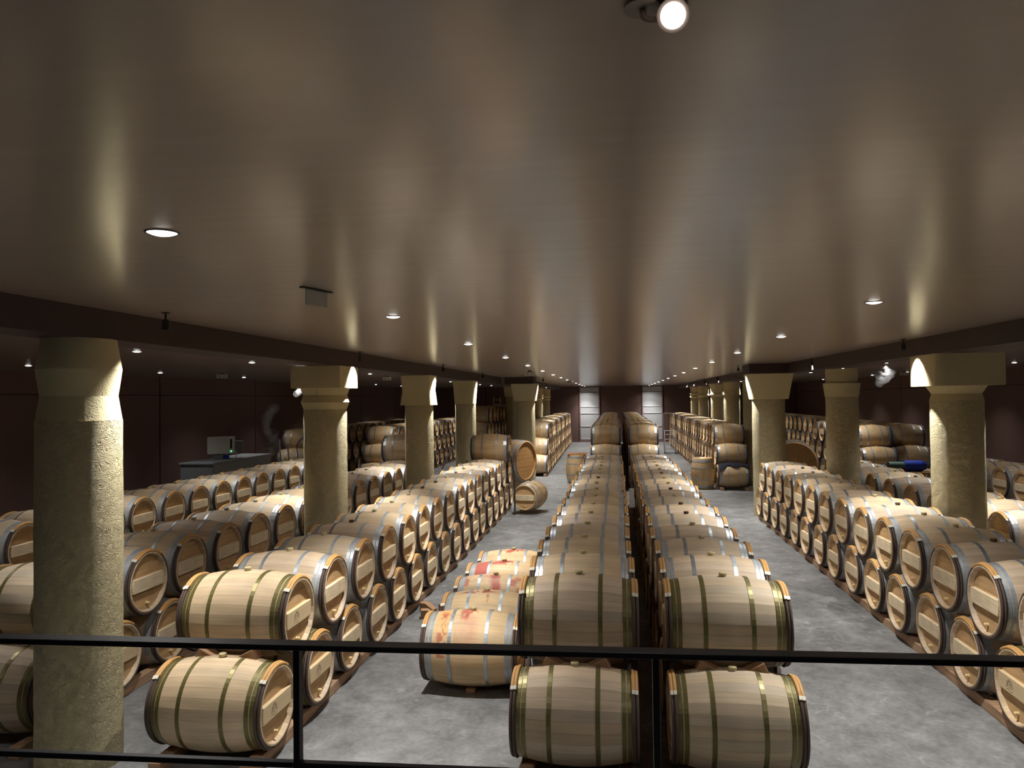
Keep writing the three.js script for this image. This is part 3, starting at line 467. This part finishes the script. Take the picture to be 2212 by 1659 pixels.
// ------------------------------------------------------------------ odd things in the aisles
function uprightBarrel(x, z, label, opt, turn = 0) { const b = barrel(opt, 0, 0, 0, label, 'single barrels'); b.rotation.set(0, turn, Math.PI / 2); b.position.set(x + RB, A, z); return b; }
uprightBarrel(2.6, -23.3, 'oak barrel standing upright beside the far right aisle stack', { lod: 1, wood: 3, withies: false });
uprightBarrel(-1.32, -24.7, 'oak barrel standing upright in the left aisle under loose boards', { lod: 1, wood: 3, withies: false });
{ // loose boards on the upright barrel
  for (const [dz, t] of [[0.16, 0.06], [-0.02, -0.04], [-0.2, 0.02]]) { const o = single('loose_board', rbox(0.62, 0.035, 0.1, 0.004), M.redwood, [-1.3, 0.9585, -24.7 + dz], `short orange board lying on the upright barrel, ${dz > 0.1 ? 'nearest' : dz < -0.1 ? 'rear' : 'middle'} one`, 'board', 'boards on the upright barrel'); o.rotation.y = t; }
}
{ // barrel lying end-on in the aisle
  const b = barrel({ lod: 0, wood: 3, hoops: 'grey', withies: false, bung: 'dark' }, -2.13, 0.05, -18.3, 'tan oak barrel lying end-on in the left aisle, head towards the balcony', 'single barrels', -1.8);
  for (const e of [-1, 1]) single('wooden_chock', rbox(0.09, 0.06, 0.07, 0.004), M.wedge, [-2.13 + e * 0.2, 0.0301, -18.2 + e * 0.02], `small brown chock on the ${e < 0 ? 'left' : 'right'} of the end-on barrel`, 'chock', 'chocks of the end-on barrel');
}
function vat(x, z, rot, label) {
  const v = thing('oak_vat', label, 'vat', [x, 0.2, z]); v.rotation.y = rot; const R = 0.66, L = 0.55;
  const g = latheX([[-L, R * 0.94], [-L * 0.5, R * 0.985], [0, R], [L * 0.5, R * 0.985], [L, R * 0.94], [L, R * 0.86], [L - 0.06, R * 0.85]], 48); mesh('body', g, M.vat, v, [0, R, 0]);
  for (const e of [-1, 1]) for (const x0 of [0.5, 0.38, 0.2]) mesh('hoop', flatNormals(latheX([[e * (x0 - 0.03), R * 0.95], [e * (x0 - 0.03), R * (x0 > 0.45 ? 0.97 : x0 > 0.3 ? 0.985 : 1.0) + 0.006], [e * (x0 + 0.03), R * (x0 > 0.45 ? 0.96 : x0 > 0.3 ? 0.98 : 0.995) + 0.006], [e * (x0 + 0.03), R * 0.93]], 48).toNonIndexed()), M.hoop, v, [0, R, 0]);
  const hd = new THREE.Group(); hd.name = 'head'; hd.position.set(0, R, 0); v.add(hd); const n = 9; for (let k = 0; k < n; k++) { const y0 = -R * 0.86 + 2 * R * 0.86 * k / n, y1 = y0 + 2 * R * 0.86 / n; mesh('head_board', boardGeo(y0 + 0.002, y1 - 0.002, R * 0.862, 0.02).translate(L - 0.07, 0, 0), M.vat, hd); }
  mesh('head_board', new THREE.CircleGeometry(R * 0.94, 40).rotateY(-Math.PI / 2).translate(-L + 0.001, R, 0), M.vat, v);
  for (const e of [-1, 1]) { const sh = new THREE.Shape(); sh.moveTo(-0.55, -0.2); sh.lineTo(0.55, -0.2); sh.lineTo(0.55, 0.12); sh.lineTo(0.47, 0.2); for (let i = 0; i <= 12; i++) { const a = -Math.PI / 2 + 0.72 - 1.44 * i / 12; sh.lineTo((R + 0.004) * Math.cos(a), R + (R + 0.004) * Math.sin(a)); } sh.lineTo(-0.47, 0.2); sh.lineTo(-0.55, 0.12); mesh('cradle', new THREE.ExtrudeGeometry(sh, { depth: 0.1, bevelEnabled: false }).rotateY(Math.PI / 2).translate(e * 0.3 - 0.05, 0, 0), M.timber, v); }
}
vat(-3.3, -23.3, -0.42, 'large round oak vat on a cradle beside the stout left column');
vat(5.1, -22.6, -Math.PI / 2 - 0.15, 'large brown oak vat behind the stout right column');
{ // cloth over the bottom barrel of the far right stack
  const n = 18, m = 26, pos = [], idx = []; const R = RB + 0.012;
  const P = (i, j) => { const t = i / n, x = -0.46 + 0.93 * j / m, front = 0.72 + 0.14 * Math.sin(j * 0.55) + (j < 6 ? 0.07 * (6 - j) : 0), a = -0.5 + (front + 0.5) * t; const lift = 0.012 * Math.abs(Math.sin(j * 0.9 + i * 0.35)) + 0.01 * Math.abs(Math.sin(j * 1.7 - i * 0.6)); const r = prof(x) + 0.008 + lift; return [3.46 + x, SK + RB + r * Math.cos(a) + (j < 2 ? -0.02 * (2 - j) : 0), -23.1 + r * Math.sin(a)]; };
  for (const off of [0, 0.01]) for (let i = 0; i <= n; i++) for (let j = 0; j <= m; j++) { const p = P(i, j); pos.push(p[0], p[1] + off, p[2]); }
  const K = (n + 1) * (m + 1); for (let i = 0; i < n; i++) for (let j = 0; j < m; j++) { const a = i * (m + 1) + j, c = a + m + 1; idx.push(a, a + 1, c, a + 1, c + 1, c, a + K, c + K, a + 1 + K, a + 1 + K, c + K, c + 1 + K); }
  const g = new THREE.BufferGeometry(); g.setAttribute('position', new THREE.Float32BufferAttribute(pos, 3)); g.setIndex(idx); g.computeVertexNormals();
  single('dark_cloth', g, M.cloth, [0, 0, 0], 'dark navy cloth draped over bottom barrel of the far right stack', 'cloth');
}
{ // rolling platform steps
  const t = thing('rolling_steps', 'grey steel rolling steps beside the far right aisle stack', 'step ladder', [2.64, 0, -37.6]);
  for (const e of [-1, 1]) { mesh('rail', tube([[e * 0.27, 0.08, -0.35], [e * 0.27, 2.0, -0.35]], 0.02, 4), M.steel, t); mesh('rail', tube([[e * 0.27, 0.06, 0.35], [e * 0.27, 0.6, 0.12], [e * 0.27, 1.1, -0.1], [e * 0.27, 1.12, -0.34]], 0.02, 16), M.steel, t); for (const z of [-0.35, 0.35]) mesh('wheel', cyl(0.05, 0.05, 0.03, 14).rotateZ(Math.PI / 2).translate(e * 0.27, 0.05, z), M.black, t); mesh('rail', tube([[e * 0.27, 0.1, -0.35], [e * 0.27, 0.1, 0.35]], 0.016, 4), M.steel, t); }
  [0.25, 0.48, 0.71, 0.94].forEach((y, i) => mesh('step', rbox(0.54, 0.03, 0.14, 0.004, 0, y, 0.27 - i * 0.12), M.steel, t)); mesh('handrail', tube([[-0.27, 2.0, -0.35], [0.27, 2.0, -0.35]], 0.02, 4), M.steel, t); mesh('handrail', tube([[-0.27, 1.12, -0.2], [0.27, 1.12, -0.2]], 0.018, 4), M.steel, t);
}
{ const t = thing('wooden_ladder', 'pale wooden ladder leaning against the end wall on the left', 'ladder', [-7.6, 0, -46.9]); for (const e of [-1, 1]) mesh('rail', rbox(0.07, 2.95, 0.05, 0.004, e * 0.22, 1.475, 0).rotateX(-0.12), M.headBare, t); for (let k = 0; k < 9; k++) mesh('rung', rbox(0.42, 0.05, 0.035, 0.004, 0, 0.3 + k * 0.31, 0).rotateX(-0.12), M.headBare, t); }
// hoses and pipes
single('racking_hose', tube([[-2.95, 2.02, -18.3], [-2.75, 1.75, -18.15], [-2.55, 1.25, -18.0], [-2.48, 0.7, -17.9], [-2.45, 0.02, -17.75]], 0.022, 40), M.hose, [0, 0, 0], 'black hose hanging down the end of the left aisle row', 'hose');
single('transfer_hose', tube([[-6.2, 0.35, -26], [-5.9, 0.8, -25.6], [-5.55, 1.25, -25.4], [-5.3, 1.6, -25.3]], 0.03, 30), M.hoseGrey, [0, 0, 0], 'pale grey hose curving up before the tall left stack', 'hose');
// loose wedges on the floor
[[-2.44, -9.42, 0.2], [-2.3, -9.7, 0.9], [-2.5, -9.72, -0.3], [-2.22, -10.0, 0.4]].forEach(([x, z, r], i) => { const sh = new THREE.Shape([[-0.1, 0], [0.1, 0], [0.1, 0.03], [-0.02, 0.1], [-0.1, 0.1]].map(p => new THREE.Vector2(...p))); const g = new THREE.ExtrudeGeometry(sh, { depth: 0.1, bevelEnabled: true, bevelSize: 0.003, bevelThickness: 0.003, bevelSegments: 1 }); const o = single('loose_wedge', g, M.wedge, [x, 0.004, z], `brown wooden wedge on the left aisle floor, ${['nearest', 'rightmost', 'leftmost', 'farthest'][i]} of the pile`, 'wedge', 'loose wedges on the floor'); o.rotation.y = r; });
{ // humidifier on a steel tank
  const tk = thing('steel_tank', 'long grey steel tank under the humidifier', 'tank', [-10.6, 0, -19.2]); mesh('body', rbox(0.9, 1.23, 3.2, 0.02, 0, 0.615, 0), M.tank, tk); mesh('rim', rbox(0.96, 0.05, 3.26, 0.01, 0, 1.25, 0), M.tank, tk);
  const h = thing('humidifier', 'pale grey humidifier box with green lit panel on steel tank', 'humidifier', [-10.72, 1.275, -19.0]);
  mesh('base', rbox(0.3, 0.1, 0.34, 0.01, 0, 0.05, 0), M.tank, h); mesh('pedestal', cyl(0.07, 0.09, 0.1, 16).translate(0, 0.1, 0), M.steel, h);
  const cs = mesh('casing', rbox(0.68, 0.46, 0.3, 0.015, 0, 0.36, 0), M.white, h); cs.rotation.y = 0.42;
  const p = mesh('control_panel', rbox(0.05, 0.3, 0.008, 0.002, 0.27, 0.38, 0.153), M.black, cs); mesh('indicator', new THREE.SphereGeometry(0.022, 10, 8).translate(0.27, 0.2, 0.155), M.led, cs); mesh('switch_box', rbox(0.2, 0.34, 0.18, 0.01, 0.46, 0.3, -0.1), M.tank, cs);
  mesh('valve', rbox(0.12, 0.09, 0.09, 0.02, 0.22, 0.05, 0.1), M.blue, h); mesh('hose', tube([[0.2, 0.1, 0.1], [0.3, 0.26, 0.05], [0.42, 0.2, 0], [0.44, 0.02, 0]], 0.012, 20), M.white, h);
}
for (const [x, z, l, i] of [[-9.2, -19.6, 0.5, 0], [-9.05, -19.8, 0.35, 1]]) { const o = single('steel_pipe', cyl(0.02, 0.02, 1.75, 12).translate(0, 0.875, 0), M.steel, [x, 0.01, z], `thin steel pipe standing beside the steam plume, ${i ? 'shorter rear' : 'taller front'} one`, 'pipe', 'steel pipes by the steam'); o.rotation.z = 0.07; o.scale.y = i ? 0.93 : 1; }
single('sampling_hose', tube([[-8.2, 1.35, -18.3], [-8.2, 1.72, -18.3], [-8.0, 1.86, -18.3], [-7.8, 1.6, -18.3], [-7.7, 1.36, -18.3]], 0.012, 30), M.blue, [0, 0, 0], 'thin blue hose looped over the end of the third left row', 'hose');
{ // steam rising from the humidifier
  const st = std({ color: 0xd8d8dc, roughness: 1, transparent: true, opacity: 0.06, depthWrite: false }); const R = mulberry(5), gs = [];
  for (let i = 0; i < 56; i++) { const t = i / 56, s = 0.04 + 0.09 * R() * R() + 0.05 * t; const g = new THREE.IcosahedronGeometry(s, 2), p = g.attributes.position; const a = R() * 9; for (let k = 0; k < p.count; k++) { const x = p.getX(k), y = p.getY(k), z = p.getZ(k), w = 1 + 0.28 * Math.sin(x * 26 + a) * Math.sin(y * 22 + a * 1.7) + 0.2 * Math.sin(z * 30 + a + y * 14); p.setXYZ(k, x * w, y * w, z * w); } g.computeVertexNormals(); g.translate(-9.8 + 0.2 * (R() - 0.5) + 0.14 * Math.sin(t * 7) + 0.1 * t, 1.35 + 1.3 * t, -19.9 + 0.3 * (R() - 0.5)); gs.push(g); }
  single('steam_plume', mergeGeometries(gs), st, [0, 0, 0], 'wisps of white steam rising beside the humidifier', 'steam', null, 'stuff');
  for (const [sx, sz, words] of [[-11, -24.9, 'left bay outer lamp'], [6.22, -18.3, 'right bay lamp']]) { const gl = []; for (let i = 0; i < 14; i++) { const g = new THREE.IcosahedronGeometry(0.06 + 0.07 * R(), 2); g.translate(sx + 0.2 * (R() - 0.5) + 0.25 * (i / 14 - 0.5), 3.08 + 0.36 * (i / 14), sz + 0.2 * (R() - 0.5)); gl.push(g); }
  single('steam_plume', mergeGeometries(gl), std({ color: 0xf0f0f2, roughness: 1, transparent: true, opacity: sx < -7 ? 0.11 : 0.006, depthWrite: false }), [0, 0, 0], 'small bright cloud of steam under the ' + words, 'steam', null, 'stuff'); }
}
{ // pump on a bench between the right rows
  const p = thing('pump', 'green and blue pump with black handle on wooden bench', 'pump', [6.45, 1.06, -17.9]); p.scale.setScalar(1.25);
  const motor = mesh('motor', cyl(0.075, 0.075, 0.26, 20).rotateZ(Math.PI / 2).translate(-0.14, 0.1, 0), M.green, p); mesh('casing', mergeGeometries([cyl(0.1, 0.1, 0.3, 20).rotateZ(Math.PI / 2).translate(0.14, 0.1, 0), cyl(0.06, 0.1, 0.08, 20).rotateZ(-Math.PI / 2).translate(0.33, 0.1, 0)]), M.blue, p);
  mesh('handle', tube([[-0.27, 0.1, 0.05], [-0.42, 0.13, 0.05], [-0.4, 0.02, 0.05]], 0.018, 14), M.black, p); mesh('foot', rbox(0.5, 0.024, 0.16, 0.005, 0.02, 0.012, 0), M.black, p);
  const b = thing('wooden_bench', 'brown wooden bench under the green and blue pump', 'bench', [6.5, 0, -17.9]); mesh('top', rbox(0.95, 0.05, 0.4, 0.006, 0, 1.032, 0), M.wedge, b); for (const e of [-1, 1]) for (const f of [-1, 1]) mesh('leg', rbox(0.06, 1.007, 0.06, 0.005, e * 0.42, 0.5035, f * 0.15), M.wedge, b);
}
{ // white junction box hung between the central rows
  const j = thing('junction_box', 'white box clipped between the two central rows', 'box', [0.215, 1.16, -11.3]); mesh('upper_half', rbox(0.07, 0.16, 0.06, 0.004, 0, 0.2, 0), M.white, j); mesh('lower_half', rbox(0.085, 0.14, 0.07, 0.004, 0, 0.07, 0), M.white, j);
}
// hanging exit signs
function exitSign(x, z, rot, label, blade) {
  const s = thing('exit_sign', label, 'exit sign', [x, CEIL, z], 'exit signs'); s.rotation.y = rot;
  if (blade) { mesh('plate', rbox(0.3, 0.01, 0.035, 0.002, 0, -0.005, 0), M.trimRing, s); mesh('panel', rbox(0.22, 0.105, 0.006, 0.002, 0, -0.0625, 0), M.acrylic, s); }
  else { mesh('casing', rbox(0.26, 0.1, 0.05, 0.004, 0, -0.08, 0), M.acrylic, s); mesh('pictogram', new THREE.PlaneGeometry(0.24, 0.085).translate(0, -0.08, 0.0262), M.sign, s); mesh('plate', rbox(0.1, 0.03, 0.03, 0.002, 0, -0.015, 0), M.trimRing, s); }
}
exitSign(-1.95, -4.66, Math.PI / 2 - 0.28, 'pale translucent blade sign hanging over the left aisle', true);
exitSign(-9.9, -17.6, 0.3, 'small white arrow sign under the left bay ceiling', false);
exitSign(-6.9, -21.8, 0.1, 'small white arrow sign behind the collared left column', false);
exitSign(-2.25, -19.5, 0, 'small white sign over the far left aisle', false); exitSign(-1.95, -31.6, 0, 'tiny white sign deep over the left aisle', false);
exitSign(9.3, -25.6, -0.2, 'small white arrow sign under the right bay ceiling', false);

// ------------------------------------------------------------------ railing of the balcony
{
  const r = thing('railing', 'black steel balcony railing with flat handrail across the front', 'railing', [0, 1.25, 0]);
  const zAt = (x) => -1.492 - 0.038 * x, ang = Math.atan2(0.038, 1);
  mesh('handrail', rbox(7.4, 0.012, 0.036, 0.002, 0, 1.055, -1.492).translate(0, 0, 1.492).rotateY(ang).translate(0, 0, -1.492), M.rail, r);
  mesh('lower_rail', rbox(7.4, 0.012, 0.016, 0.002, 0, 0.812, 0).rotateY(ang).translate(0, 0, -1.492), M.rail, r);
  for (const x of [-2.85, -2.12, -1.39, -0.66, 0.07, 0.8, 1.53, 2.26, 2.99]) mesh('post', rbox(0.014, 1.05, 0.02, 0.002, x, 0.525, zAt(x)), M.rail, r);
}
renderer.render(scene, camera);
